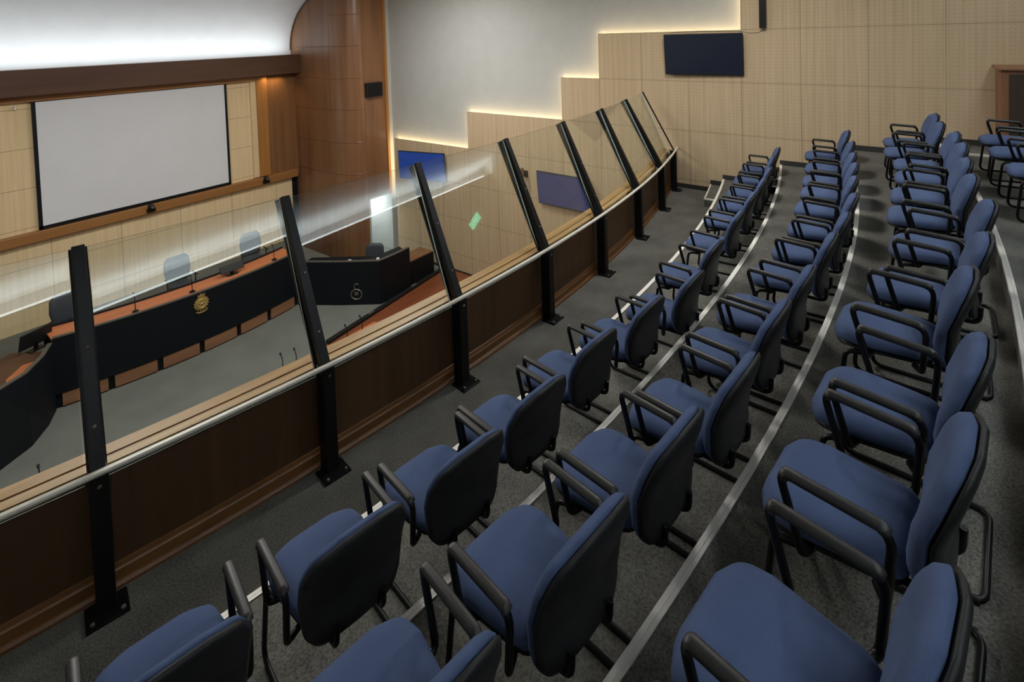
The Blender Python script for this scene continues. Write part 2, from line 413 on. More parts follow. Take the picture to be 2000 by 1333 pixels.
# dark baseboards stepping with the tiers
def bb(ya, yb, z, h=.085): return MB().box(XR-.014, XR+.002, min(ya, yb), max(ya, yb), z, z+h)
yn = [arc_y(ARC[i], XR) for i in range(1, 6)]
b = bb(3.95, yn[0]+.235, GZ); n = 0
segs = [(3.93, yn[0]+.235, GZ), (yn[0]+.235, yn[0], H-3.06), (yn[0], yn[1]+.42, TZ[1]), (yn[1]+.42, yn[1]+.21, H-2.793), (yn[1]+.21, yn[1], H-2.66), (yn[1], yn[2], TZ[2]), (yn[2], yn[3], TZ[3]), (yn[3], -1.0, H-1.905), (-1.0, yn[4], TZ[4]), (yn[4], YB, TZ[5])]
b = MB()
for ya, yb, z in segs: b.box(XR-.014, XR+.002, min(ya, yb), max(ya, yb), z, z+.085)
b.box(XR-.014, XR+.002, 4.2, ky(-8), .0, .07)
M['base'] = plain('dark_baseboard', (44, 45, 42), .6, 0, .1, 30)
struct(b.build('baseboard_right', M['base']))

# ------------------------------------------------------------------ other walls, ceiling
struct(MB().box(XL-.12, XL, YB, YF+.2, -.1, H+2.6).build('wall_left', M['white']))
struct(MB().box(XL, XW, YB-.12, YB, 2, H+2.2).build('wall_back', M['beam']))
g = MB(); X2 = xs(XL, XR, 30)
poly = [(x, arc_y(LF, x)-.02) for x in X2]+[(x, arc_y(LF, x)-.14) for x in X2[::-1]]
g.prism(poly, 0, GZ-.4, lambda q, t: (q[0], q[1], t))
struct(g.build('wall_gallery_front', M['front_wood']))
lip = lambda x: -2.60+.08*x
c = MB(); c.prism([(XL, YB), (XW, YB), (XW, lip(XW)), (XL, lip(XL))], H+1.34, H+1.42, lambda q, t: (q[0], q[1], t))
c.prism([(XL, lip(XL)), (XW, lip(XW)), (XW, lip(XW)-.07), (XL, lip(XL)-.05)], H+1.34, H+1.56, lambda q, t: (q[0], q[1], t))
struct(c.build('ceiling_gallery', M['dark_ceiling']))
c = MB(); c.prism([(XL, lip(XL)-.32), (XW, lip(XW)-.32), (XW, lip(XW)-.36), (XL, lip(XL)-.36)], H+1.42, H+2.0, lambda q, t: (q[0], q[1], t))  # unseen white panel, added to brighten the band mirrored in the glass
struct(c.build('trim_17', M['vault']), 'white panel added behind the light cove to brighten its reflection')
# white ceiling running down into the curved vault above the beam
v = [(-3.5, H+1.95)]+[(y, H+1.95-.5*(y+3.5)/16.9) for y in (3, 7, 11, 13.4)]
for k in range(1, 13):
    a = PI/2*k/12; v.append((13.4+2.2*math.sin(a), H-.30+1.75*math.cos(a)))
v.append((15.6, H-.75))
X3 = (XL, 9.14); vv = [(x, y, z) for (y, z) in v for x in X3]; ff = [(2*i, 2*i+1, 2*i+3, 2*i+2) for i in range(len(v)-1)]
struct(me_obj('ceiling', vv, ff, M['vault'], smooth=True), 'white vaulted ceiling above the front wall')
vv = [(x, y, z) for (y, z) in [(-3.5, H+1.95), (13.4, H+1.45)] for x in (9.14, XW)]
struct(me_obj('ceiling_side', vv, [(0, 1, 3, 2)], M['vault']))

# ------------------------------------------------------------------ front wall
fw = MB().box(XL, 8.88, YF, YF+.15, 0, H-1.0)
struct(fw.build('wall_front', M['front_panel']), 'beige panelled front wall behind the screen')
struct(MB().box(8.17, 9.12, YF-.05, YF, H-4.2, H-.95).build('wall_front_wood', M['front_wood']), 'brown wood panel between screen wall and column')
struct(MB().box(8.88, 9.2, YF+.05, YF+.2, 0, H-.9).build('wall_front_slot', M['bench_black']))
struct(MB().box(7.86, 8.18, YF-.09, YF+.001, H-4.0, H-1.02).build('trim_6', M['trimwood_z']), 'honey wood upright beside the screen wall')
struct(MB().box(7.70, 7.86, YF-.06, YF+.001, H-4.0, H-1.12).build('trim_7', M['cream']))
struct(MB().box(XL, 7.86, YF-.13, YF, H-1.16, H-1.0).build('trim_8', M['trimwood']), 'honey wood moulding under the dark beam')
lg = MB().rbox(XL, 9.02, YF-.16, YF, H-4.24, H-4.02, .015)
struct(lg.build('trim_9', M['trimwood']), 'honey wood ledge running below the screen')
struct(MB().rbox(XL, 9.1, YF-.42, YF-.0, H-1.02, H-.45, .012).build('trim_10', M['beam']), 'dark walnut beam with a light cove above the screen')
# warm glow under the right end of the beam
area('under_beam_light', (8.35, YF-.2, H-1.035), (8.35, YF-.15, H-3), .6, .08, 5, (1, .66, .3), 120)
# side cheek with the arched rear edge, rounded column and flat strip
pts = [(9.1, YF+.2), (9.1, 13.55)]
for k in range(1, 13):
    a = PI/2*k/12; pts.append((9.1+.52*(1-math.cos(a)), 13.55-.85*math.sin(a)))
pts.append((10.36, 12.7))
cm = MB(); top = H+2.0
def colwall(pp, za, zb, mb):
    n = len(pp); v = [(x, y, za) for x, y in pp]+[(x, y, zb) for x, y in pp]
    mb.add(v, [(i, i+1, n+i+1, n+i) for i in range(n-1)], True)
# opening for the doorway is left in the flat part
DX0, DX1, DZ = 9.66, 10.36, H-4.72
colwall(pts[:-1]+[(DX0, 12.7)], 0, DZ, cm); colwall(pts, DZ, top, cm)
for z in (.67, -.23, -1.15, -2.05, -3.0, -3.92):      # fine joints: shallow raised beads
    n = len(pts[1:]); bead = [Vector((x, y, H+z)) for x, y in pts[:-1]]
    cm.tube([b_+Vector((-.004, -.004, 0)) for b_ in bead], .010, 6)
for i in (0, 1):
    x, y = pts[1] if i == 0 else pts[-2]
    cm.tube([(x-.002, y-.002, 0.02), (x-.002, y-.002, top)], .005, 5)
struct(cm.build('wall_column', M['column']), 'tall rounded brown veneer column at the corner')
struct(MB().box(10.36, 10.45, 12.66, 12.74, DZ, H+2).build('trim_11', M['trimwood_z']), 'wood edge strip where the column meets the white wall')
struct(MB().box(10.45, XW+.02, 12.69, 12.74, 0, H+2).build('wall_return', M['white']), 'narrow white return beside the column')
# dark reveal strip following the arch where the vault meets the cheek
arch = [(9.085, y, z) for (y, z) in v if False]
ar = MB(); ap = []
for k in range(0, 15):
    a = PI/2*k/14; ap.append((9.09, 13.4+2.2*math.sin(a)-.02, H-.30+1.75*math.cos(a)-.02))
ar.tube(ap, .03, 6)
struct(ar.build('trim_12', M['beam']), 'dark curved edge where the white vault meets the wood')

# doorway: white corridor behind the column
d = MB()
d.add([(DX0, 12.72, 0), (DX0, 14.6, 0), (DX0, 14.6, DZ), (DX0, 12.72, DZ), (10.5, 12.72, 0), (10.5, 14.6, 0), (10.5, 14.6, DZ), (10.5, 12.72, DZ)],
      [(0, 1, 2, 3), (1, 5, 6, 2), (5, 4, 7, 6), (3, 2, 6, 7)])
struct(d.build('door_1', M['white']), 'doorway opening into a bright white corridor')
struct(MB().box(DX0, 10.5, 12.72, 14.6, -.02, .01).build('floor_corridor', M['chamber_carpet']))
fr_ = MB().box(DX0-.05, DX0, 12.68, 12.76, 0, DZ+.05); fr_.box(DX0-.05, DX1, 12.68, 12.76, DZ, DZ+.05)
struct(fr_.build('trim_13', M['white']))
area('corridor_lamp', (10.08, 13.7, DZ-.03), (10.08, 13.7, 0), .5, .9, 42, COOL)

# ------------------------------------------------------------------ projection screen
t = thing('projection_screen', 'large white pull-down projection screen with black border on the front wall', 'screen', (4.95, YF-.06, H-4.0))
nx, nz = 30, 20; v = []; f = []
for j in range(nz+1):
    for i in range(nx+1):
        x = 2.95+4.02*i/nx; z = H-3.94+2.76*j/nz
        sag = .012*math.sin(7*i/nx+3*j/nz)*math.sin(PI*i/nx)
        v.append((x-4.95, -.012+sag, z-(H-4.0)))
for j in range(nz):
    for i in range(nx): a = j*(nx+1)+i; f.append((a, a+1, a+nx+2, a+nx+1))
me_obj('screen_cloth', v, f, M['screen'], t, True)
bd = MB(); bd.box(2.89-4.95, 2.955-4.95, -.03, .02, -.0, 2.84); bd.box(6.965-4.95, 7.02-4.95, -.03, .02, 0, 2.84); bd.box(2.89-4.95, 7.02-4.95, -.03, .02, -.005, .06)
bd.build('screen_border', M['bench_black'], t)
ro = MB().tube([(2.86-4.95, -.02, 2.86), (7.04-4.95, -.02, 2.86)], .045, 12); ro.build('roller_case', M['beam'], t)
# hook beside the screen
hk = MB().tube([(2.62, YF-.02, H-1.25), (2.62, YF-.08, H-1.25), (2.62, YF-.09, H-1.31)], .018, 8)
tag(hk.build('wall_hook', M['paper']), 'small white hook at the top left corner of the projection screen', 'hook')

# cameras on the ledge
def ptz(x, label):
    t = thing('ledge_camera', label, 'camera', (x, YF-.14, H-4.16), 0, 'black cameras on the ledge below the screen')
    MB().rbox(-.09, .09, -.10, .02, -.03, .05, .01).build('base', M['black_metal'], t)
    h = MB().lathe([(.02, -.10), (.062, -.08), (.07, 0), (.06, .06), (.02, .07)], (0, -.07, .10), 14, (1, 0, 0), (0, 0, 1), (0, -1, 0)); h.build('head', M['black_plastic'], t)
    MB().lathe([(.034, 0), (.036, .02), (.024, .022)], (0, -.14, .10), 12, (1, 0, 0), (0, 0, 1), (0, -1, 0)).build('lens', M['dim_metal'], t)
ptz(5.0, 'small black camera on the wood ledge under the middle of the screen')
ptz(7.97, 'small black camera at the right end of the wood ledge by the upright')

# black box on the column
t = thing('wall_speaker', 'black box loudspeaker mounted high on the flat wood strip of the column', 'speaker', (9.91, 12.7, H-1.74))
MB().rbox(-.28, .28, -.12, 0, 0, .42, .012).build('cabinet', M['black_plastic'], t)
MB().box(-.25, .25, -.126, -.12, .03, .39).build('grille', M['black_metal'], t)

# ------------------------------------------------------------------ televisions on the right wall
def tv(y, z, wd, hg, mat, yaw, tilt, off, label):
    t = thing('wall_television', label, 'television', (XR-off, y, z)); t.rotation_euler = (0, 0, yaw)
    ct, st = math.cos(tilt), math.sin(tilt)
    ax, ay, az = Vector((0, -1, 0)), Vector((-ct, 0, -st)), Vector((-st, 0, ct))
    MB().obox((0, 0, 0), ax, ay, az, wd/2, .022, hg/2, .006).build('housing', M['black_plastic'], t)
    MB().obox(ay*.0235, ax, ay, az, wd/2-.018, .002, hg/2-.02).build('screen', mat, t)
    b_ = MB().box(.0, off+.002, -.05, .05, -.06, .06); b_.box(off-.012, off+.002, -.2, .2, -.15, .15)
    b_.build('bracket', M['black_metal'], t)
tv(3.285, H-.535, 1.47, .80, M['tv_dark'], math.radians(2.0), math.radians(5), .09, 'dark switched-off television high on the beige wall beside the black column speaker')
tv(6.50, H-3.68, 1.42, .79, M['tv_mid'], math.radians(-1.5), math.radians(5), .12, 'dim blue television on the beige wall seen through the glass barrier')
tv(10.98, H-3.62, 1.50, .80, M['tv_blue'], math.radians(14), math.radians(3), .30, 'bright blue television near the corner column and doorway')

# column speaker and cable
t = thing('column_speaker', 'tall slim black column loudspeaker at the top of the beige wall', 'speaker', (XR, 2.215, H-.065))
MB().rbox(-.11, -.012, -.05, .05, 0, 1.1, .01).build('cabinet', M['black_plastic'], t)
MB().box(-.114, -.11, -.04, .04, .03, 1.07).build('grille', M['black_metal'], t)
MB().box(-.014, .002, -.03, .03, .4, .5).build('bracket', M['black_metal'], t)
ca = [(XR-.012, 3.95, H-.09), (XR-.012, 3.4, H-.085), (XR-.012, 2.9, H-.09), (XR-.012, 2.6, H-.10), (XR-.012, 2.45, H-.14), (XR-.012, 2.3, H-.135), (XR-.012, 2.22, H-.09), (XR-.04, 2.215, H-.06)]
tag(MB().tube(fillet(ca, .1, 3), .008, 6).build('speaker_cable', M['cable']), 'thin pale cable from the dark television to the column speaker', 'cable')
# camera on arm
t = thing('wall_camera', 'small dark camera on an arm to the left of the dim blue television', 'camera', (XR, 7.62, H-3.45))
MB().box(-.02, .002, -.06, .06, -.08, .08).build('plate', M['black_metal'], t)
MB().tube([(0, 0, 0), (-.16, 0, -.02)], .018, 8).build('arm', M['black_metal'], t)
MB().obox((-.18, .02, .06), (0, 1, 0), (1, 0, 0), (0, 0, 1), .05, .06, .11, .015).build('body', M['brown'], t)

# ------------------------------------------------------------------ barrier: dado wall, ledge, posts, glass, rail
RZ = H-2.395
dw = MB(); poly = [(x, arc_y(PB, x, -.10)) for x in X2]+[(x, arc_y(PB, x, -.16)) for x in X2[::-1]]
dw.prism(poly, GZ, H-2.47, lambda q, t: (q[0], q[1], t))
struct(dw.build('wall_barrier', M['dado']), 'low dark wood wall below the glass barrier')
def sweep(c, profile, mb, a=XL, b_=XR, n=40, far=None):
    """sweep (offset, z) profile along an arc; offsets grow towards the chamber"""
    v = []; P_ = len(profile); XX = xs(a, b_, n)
    for x in XX:
        for o, z in profile: v.append((x, arc_y(c, x, -o), z))
    f = [(P_*i+k, P_*i+(k+1) % P_, P_*(i+1)+(k+1) % P_, P_*(i+1)+k) for i in range(n) for k in range(P_)]
    f += [tuple(range(P_)), tuple(P_*n+k for k in range(P_))]
    return mb.add(v, f)
sk = MB(); sweep(PB, [(.105, GZ), (.055, GZ), (.055, GZ+.018), (.068, GZ+.032), (.078, GZ+.036), (.078, GZ+.095), (.086, GZ+.105), (.092, GZ+.13), (.105, GZ+.135)], sk)
struct(sk.build('baseboard_barrier', M['skirt']), 'mid-brown moulded skirting at the foot of the barrier wall')
def ledge(name, fa, fb, za, zb, mat):
    mb = MB(); v = []; n = 40; XX = xs(XL, XR, n)
    for x in XX:
        y0, y1 = arc_y(PB, x, -.10), arc_y(LF, x)
        ya, yb = y0+(y1-y0)*fa, y0+(y1-y0)*fb
        v += [(x, ya, za), (x, ya, zb), (x, yb, zb), (x, yb, za)]
    f = [(4*i+k, 4*i+(k+1) % 4, 4*(i+1)+(k+1) % 4, 4*(i+1)+k) for i in range(n) for k in range(4)]+[(0, 1, 2, 3), (4*n, 4*n+1, 4*n+2, 4*n+3)]
    mb.add(v, f); return mb.build(name, mat)
struct(ledge('trim_14', 0, .40, H-2.52, H-2.46, M['ledge']), 'light oak inner ledge behind the handrail')
struct(ledge('trim_15', .38, .47, H-2.53, H-2.485, M['beam']))
struct(ledge('trim_16', .46, 1.0, H-2.58, H-2.455, M['ledge']), 'light oak outer ledge overlooking the chamber')

PX = [.88, 2.2, 3.5, 4.86, 6.19, 7.57, 8.97]
PTX = [.98, 2.28, 3.62, 5.0, 6.34, 7.66, 8.86, 10.02]
ORD = ['first', 'second', 'third', 'fourth', 'fifth', 'sixth', 'seventh', 'eighth', 'ninth', 'tenth', 'eleventh', 'twelfth', 'thirteenth', 'fourteenth']
BL = [Vector((x, arc_y(PB, x), RZ)) for x in PX+[10.17]]
TL = [Vector((x, arc_y(PT, x), H-1.27)) for x in PTX]
def post(i, b0=None, t0=None, lab=None):
    if b0 is None: b0, t0 = BL[i], TL[i]
    x = b0.x
    nrm = Vector((b0.x-PB[0], b0.y-PB[1], 0)).normalized()      # points towards the gallery
    tan = Vector((-nrm.y, nrm.x, 0)); 
    if tan.x < 0: tan = -tan
    end = i == 7
    lab = lab or 'slim black end post of the glass barrier against the beige wall' if end else 'black steel barrier post, %s from the left, leaning out above the handrail' % ORD[i]
    root = thing('barrier_post', lab, 'post', (b0.x, b0.y, GZ), 0, 'black posts of the glass barrier')
    L = lambda p: Vector(p)-Vector((b0.x, b0.y, GZ))
    cfoot = Vector((b0.x, b0.y, 0))+nrm*.02
    zc = (GZ+RZ)/2-.01; hz = (RZ-GZ)/2-.012; wx = .030 if end else .046
    lo = MB().obox(L((cfoot.x, cfoot.y, zc))-nrm*.020, tan, nrm, (0, 0, 1), wx, .058, hz, .005); lc = lo.build('lower_column', M['black_metal'], root)
    MB().lathe([(.011, 0), (.012, .008), (.006, .011)], L((cfoot.x, cfoot.y, RZ-.075))+nrm*.038, 10, tan, (0, 0, 1), nrm).build('bolt', M['dim_metal'], lc)
    pl = MB().obox(L((cfoot.x, cfoot.y, GZ+.008))+nrm*.035, tan, nrm, (0, 0, 1), .10, .085, .008, .003); bp = pl.build('base_plate', M['black_metal'], root)
    for s1 in (-1, 1): MB().lathe([(.012, 0), (.012, .01), (.005, .014)], L((cfoot.x, cfoot.y, GZ+.016))+nrm*.09+tan*(.07*s1), 8).build('bolt', M['dim_metal'], bp)
    # leaning upper arm: a flat channel
    a = b0+Vector((0, 0, -.02)); d_ = (t0-a); ln = d_.length; d_.normalize()
    out = tan.cross(d_).normalized()
    if out.dot(nrm) < 0: out = -out
    wd = .016 if end else .034
    mid = (a+t0)/2
    dp = .012 if end else .058
    up = MB().obox(L(mid-out*(dp-.022)), tan, out, d_, wd, dp, ln/2, .004)
    if not end:
        for s1 in (-1, 1): up.obox(L(mid+tan*(s1*(wd+.006))+out*(-.085)), tan, out, d_, .008, .012, ln/2, .002)
    ua = up.build('upper_arm', M['black_metal'], root)
    if not end:
        for fr in (.18, .52): MB().lathe([(.010, 0), (.011, .006), (.005, .010)], L(a+d_*(ln*fr))+out*.022, 10, tan, d_, out).build('bolt', M['dim_metal'], ua)
    return root
for i in range(8): post(i)
BX = Vector((-.45, arc_y(PB, -.45), RZ)); TX = Vector((-.38, arc_y(PT, -.38), H-1.27))
post(-1, BX, TX, 'black steel barrier post beyond the left edge of the picture, before the first one')

def glass(a0, b0, a1, b1, gap0, gap1, label):
    """pane between two leaning arms: bottoms a0,a1 and tops b0,b1"""
    u0 = (a1-a0).normalized(); u1 = (b1-b0).normalized()
    q = [a0+u0*gap0, a1-u0*gap1, b1-u1*gap1, b0+u1*gap0]
    nrm = (q[1]-q[0]).cross((q[2]+q[3])/2-(q[0]+q[1])/2).normalized()
    q[2] -= nrm*((q[2]-q[0]).dot(nrm)); q[3] -= nrm*((q[3]-q[0]).dot(nrm))      # a flat pane
    root = Vector((sum(p.x for p in q)/4, sum(p.y for p in q)/4, q[0].z))
    hb = .008
    v = [p-root+nrm*hb for p in q]+[p-root-nrm*hb for p in q]
    o = me_obj('glass_panel', v, [(0, 1, 2, 3), (7, 6, 5, 4), (0, 4, 5, 1), (1, 5, 6, 2), (2, 6, 7, 3), (3, 7, 4, 0)], mats=[M['glass'], M['glass_edge']], fmat=[0, 0, 1, 1, 1, 1])
    o.location = root
    return tag(o, label, 'glass', 'clear panes of the leaning glass barrier')
low = [Vector((p.x, arc_y(PB, p.x, -.05), H-2.50)) for p in BL]
g0 = Vector((BX.x, arc_y(PB, BX.x, -.05), H-2.50)); g1 = TX-Vector((0, 0, .015))
top_ = [p-Vector((0, 0, .015)) for p in TL]
glass(g0, g1, low[0], top_[0], .050, .050, 'clear glass pane left of the first black barrier post')
for i in range(7):
    glass(low[i], top_[i], low[i+1], top_[i+1], .050, .02 if i == 6 else .050,
          'clear glass pane between the %s and %s black barrier posts from the left' % (ORD[i], ORD[i+1] if i < 6 else 'slim end'))
hr = MB(); sweep(PB, [(-.066, RZ-.014), (-.071, RZ), (-.066, RZ+.010), (-.052, RZ+.013), (-.038, RZ+.010), (-.033, RZ), (-.038, RZ-.014)], hr, XL+.02, XR-.02)
hro = hr.build('handrail', M['steel'])
tag(hro, 'long curved pale metal handrail along the top of the low wood wall', 'handrail')

# ------------------------------------------------------------------ gallery chairs
def seat_outline():
    P_ = [(-.215, -.225), (.215, -.225), (.232, .0), (.235, .13), (.185, .235), (-.185, .235), (-.235, .13), (-.232, 0)]
    ring = P_+[P_[0], P_[1]]
    pts = fillet([(0, -.232, 0)]+[(x, y, 0) for x, y in [(.195, -.228), (.222, -.02), (.236, .08), (.218, .182), (.12, .222), (-.12, .222), (-.218, .182), (-.236, .08), (-.222, -.02), (-.195, -.228)]]+[(0, -.232, 0)], .075, 5)
    return [(p.x, p.y) for p in pts[:-1]]
def seat_map(u, v, d):
    z = .425+.012*math.cos(PI*u/.5)
    z -= .35*max(0, v-.10)**2*6*.5
    z += .10*max(0, -v-.12)**2*4
    return (u, v, z+d)
def back_outline():
    pts = fillet([(0, 0, 0)]+[(x, z, 0) for x, z in [(.17, .0), (.224, .075), (.243, .24), (.247, .35), (.205, .445), (.085, .482), (-.085, .482), (-.205, .445), (-.247, .35), (-.243, .24), (-.224, .075), (-.17, .0)]]+[(0, 0, 0)], .09, 5)
    return [(p.x, p.y) for p in pts[:-1]]
def back_map(u, v, d):
    # v height along the back; leaning, with a lumbar bulge and a slight wrap
    y = -.296-.090*v-.30*max(0, v-.26)**1.5+.030*math.exp(-((v-.17)/.12)**2)+.40*u*u
    return (u, y+d, .392+v*.965)
def make_chair():
    t = thing('conference_armchair', 'x', 'chair')
    so = seat_outline()
    st = cushion('seat', so, seat_map, .052, .018, M['blue'], t, 7, .28)
    cushion('seat_pan', [(u*.97, v*.97) for u, v in so], lambda u, v, d: tuple(Vector(seat_map(u, v, d))-Vector((0, 0, .028))), .008, .020, M['black_plastic'], st, 4, .3)
    bo = back_outline()
    bk = cushion('backrest', bo, back_map, .050, .012, M['blue'], t, 8, .30)
    cushion('back_shell', [(u*1.01, .003+v*1.005) for u, v in bo], lambda u, v, d: tuple(Vector(back_map(u, v, d))+Vector((0, -.016, 0))), .006, .024, M['black_plastic'], bk, 6, .22)
    sp = MB()                                                                    # bracket joining back and seat
    sp.tube(fillet([(-.11, -.334, .47), (-.11, -.328, .37), (-.11, -.05, .37), (.11, -.05, .37), (.11, -.328, .37), (.11, -.334, .47)], .05, 4), .013, 8)
    sp.build('back_bracket', M['black_metal'], t)
    for s1 in (-1, 1):
        x = s1*.262
        path = fillet([(s1*.20, .03, .392), (x, .045, .395), (x, .115, .645), (x, -.205, .628), (x, -.185, .40), (s1*.20, -.15, .392)], [.03, .035, .06, .03], 5)
        ar_ = MB().tube(path, .0145, 8); a = ar_.build('armrest', M['black_metal'], t)
        pd = MB(); pp = fillet([(x, .092, .628), (x, .098, .648), (x, -.18, .634), (x, -.19, .622)], .018, 4)
        pd.tube(pp, .0225, 10, flat=.70); pd.build('arm_pad', M['arm_pad'], a)
        lg_ = MB().tube(fillet([(s1*.16, .02, .385), (s1*.22, .05, .385), (s1*.232, .145, .38), (s1*.247, .185, .013), (s1*.247, -.36, .013)], [.03, .05, .06], 5), .0125, 8)
        lg_.build('leg', M['black_metal'], t)
    cb = MB().tube(fillet([(-.247, -.26, .013), (-.247, -.375, .013), (.247, -.375, .013), (.247, -.26, .013)], .06, 5), .0122, 8)
    cb.build('rear_crossbar', M['black_metal'], t)
    return t
ROW = {
 1: [(9.633, 2.183, 9.49), (8.96, 2.126, 7.97), (8.237, 2.028, 6.32), (7.592, 1.975, 4.86), (6.923, 1.943, 3.35), (6.138, 1.903, 1.57), (5.172, 1.869, -0.61), (4.401, 1.818, -2.34), (3.801, 1.943, -3.71), (3.179, 2.05, -5.13), (2.545, 2.081, -6.56), (1.973, 2.123, -7.86), (1.372, 2.224, -9.23), (0.716, 2.333, -10.73)],
 2: [(9.484, 1.181, 8.34), (8.639, 1.054, 6.61), (7.92, 0.976, 5.15), (7.352, 0.912, 4.0), (6.706, 0.869, 2.69), (6.02, 0.818, 1.31), (5.362, 0.827, -0.02), (4.777, 0.866, -1.2), (4.029, 0.923, -2.71), (3.424, 0.979, -3.94), (2.748, 1.012, -5.31), (2.186, 1.125, -6.46), (1.58, 1.206, -7.7), (0.95, 1.312, -9.0)],
 3: [(9.083, 0.138, 8.34), (8.385, 0.101, 6.76), (7.71, -0.017, 5.22), (7.076, -0.047, 3.79), (6.321, -0.031, 2.08), (5.672, -0.03, 0.61), (4.914, -0.074, -1.11), (4.136, 0.011, -2.88), (3.508, 0.122, -4.32), (2.755, 0.128, -6.03), (2.14, 0.2, -7.43), (1.463, 0.282, -8.98), (.80, .40, -10.4)],
 4: [(8.62, -.85, 4.5), (7.86, -.88, 3.0), (7.02, -.94, 2.0)],
}
RN = {1: 'front row', 2: 'second row', 3: 'third row', 4: 'rearmost row at right'}
proto = None
for r_, lst in ROW.items():
    n = len(lst)
    for i, (x, y, a) in enumerate(lst):
        if proto is None: proto = make_chair(); o = proto
        else: o = copy_tree(proto)
        a_ = math.radians(a); x, y = x-.03*math.sin(a_), y+.03*math.cos(a_)
        o.location = (x, y, TZ[r_]); o.rotation_euler = (0, 0, math.radians(a))
        if r_ == 4: where = '%s chair from the wooden cabinet' % ORD[i]
        elif i < 7: where = '%s chair from the far beige wall' % ORD[i]
        else: where = '%s chair from the camera end' % ORD[n-1-i]
        o['label'] = 'blue fabric armchair with black arms, %s, %s' % (RN[r_], where)
        o['group'] = 'blue armchairs in the %s of the gallery' % RN[r_]

# ------------------------------------------------------------------ wooden cabinet at the right
t = thing('wooden_cabinet', 'brown wooden cabinet with overhanging top standing by the beige wall', 'cabinet', (10.05, -1.35, TZ[4]))
MB().box(-.30, .36, -.45, .45, 0, 1.20).build('body', M['brown'], t)
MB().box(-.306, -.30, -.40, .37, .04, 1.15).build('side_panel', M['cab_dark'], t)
MB().rbox(-.34, .37, -.49, .49, 1.20, 1.24, .01).build('top', M['brown'], t)

# ------------------------------------------------------------------ chamber: dais, bench and chairs
struct(MB().box(2.0, 8.6, 12.75, YF, .001, .35).build('floor_dais', M['chamber_carpet']), 'raised floor behind the bench')
BZ = H-5.20
by = lambda x: 11.92+.055*(x-5.1)**2
bench = thing('curved_bench', 'long curved black-fronted bench with wooden plinth facing the gallery', 'bench', (0, 0, 0))
def strip(name, pts2, za, zb, th, mat, parent, smooth=False):
    """upright band along a plan polyline, thickened away from the gallery"""
    mb = MB(); n = len(pts2); v = []
    for i, (x, y) in enumerate(pts2):
        a = Vector(pts2[max(i-1, 0)]); b2 = Vector(pts2[min(i+1, n-1)]); d = (b2-a).normalized(); nn = Vector((-d.y, d.x))
        for (o, z) in ((0, za), (0, zb), (th, zb), (th, za)): v.append((x+nn.x*o, y+nn.y*o, z))
    f = [(4*i+k, 4*i+(k+1) % 4, 4*(i+1)+(k+1) % 4, 4*(i+1)+k) for i in range(n-1) for k in range(4)]+[(0, 1, 2, 3), (4*n-4, 4*n-3, 4*n-2, 4*n-1)]
    mb.add(v, f); return mb.build(name, mat, parent)
main = [(x, by(x)) for x in xs(2.38, 6.95, 24)]
strip('front_panel', main, .27, BZ, .05, M['bench_black'], bench)
edges = [2.42, 3.16, 3.93, 4.68, 5.44, 6.16, 6.90]
for i in range(6):
    xx = xs(edges[i]+.05, edges[i+1]-.05, 5)
    strip('plinth_panel', [(x, by(x)+.012) for x in xx], .03, .26, .03, M['plinth'], bench)
strip('plinth_back', [(x, by(x)+.05) for x in xs(2.38, 6.95, 24)], 0, .28, .05, M['bench_black'], bench)
tp = MB(); XX = xs(2.38, 6.95, 24)
poly = [(x, by(x)+.05) for x in XX]+[(x, by(x)+.62) for x in XX[::-1]]
tp.prism(poly, BZ-.05, BZ-.015, lambda q, t: (q[0], q[1], t)); tp.build('desk_top', M['desk'], bench)
strip('top_rail', [(x, by(x)-.01) for x in XX], BZ-.002, BZ+.02, .06, M['dim_metal'], bench)
strip('rear_modesty_board', [(x, by(x)+.60) for x in XX], .36, BZ+.02, .03, M['bench_black'], bench)
# wings
wr = [(6.95, by(6.95)), (7.55, 11.18), (8.12, 10.42), (8.6, 10.40), (9.08, 10.42)]
strip('right_wing_panel', wr, 0, H-5.44, .05, M['bench_black'], bench)
strip('right_wing_rail', wr, H-5.445, H-5.42, .07, M['dim_metal'], bench)
tp = MB(); tp.prism([(7.0, by(6.95)+.02), (8.14, 10.47), (9.06, 10.47), (9.2, 10.95), (8.45, 11.0), (7.5, 12.3)], H-5.60, H-5.56, lambda q, t: (q[0], q[1], t)); tp.build('right_wing_desk', M['bench_black'], bench)
wl = [(.6, 10.9), (1.1, 11.1), (1.5, 11.32), (1.9, 11.55), (2.2, 11.95), (2.38, by(2.38))]
strip('left_wing_panel', wl, 0, H-5.28, .05, M['bench_black'], bench)
strip('left_wing_rail', wl, H-5.285, H-5.26, .07, M['dim_metal'], bench)
tp = MB(); tp.prism([(.6, 10.95), (1.5, 11.37), (1.9, 11.62), (2.34, 12.36), (1.9, 12.9), (.9, 12.2), (.5, 12.0)], H-5.45, H-5.41, lambda q, t: (q[0], q[1], t)); tp.build('left_wing_desk', M['beam'], bench)
tp = MB(); tp.prism([(1.62, 11.50), (1.95, 11.72), (2.22, 12.15), (1.95, 12.2), (1.7, 11.9)], H-5.409, H-5.405, lambda q, t: (q[0], q[1], t)); tp.build('desk_inlay', M['desk'], bench)
# lower desk unit closing the right wing
t = thing('side_desk', 'low black side desk with brown top at the right end of the bench', 'desk', (9.58, 10.72, 0))
MB().rbox(-.46, .46, -.18, .36, 0, .60, .01).build('body', M['bench_black'], t)
MB().box(-.44, .44, -.16, .34, .60, .625).build('top', M['brown'], t)
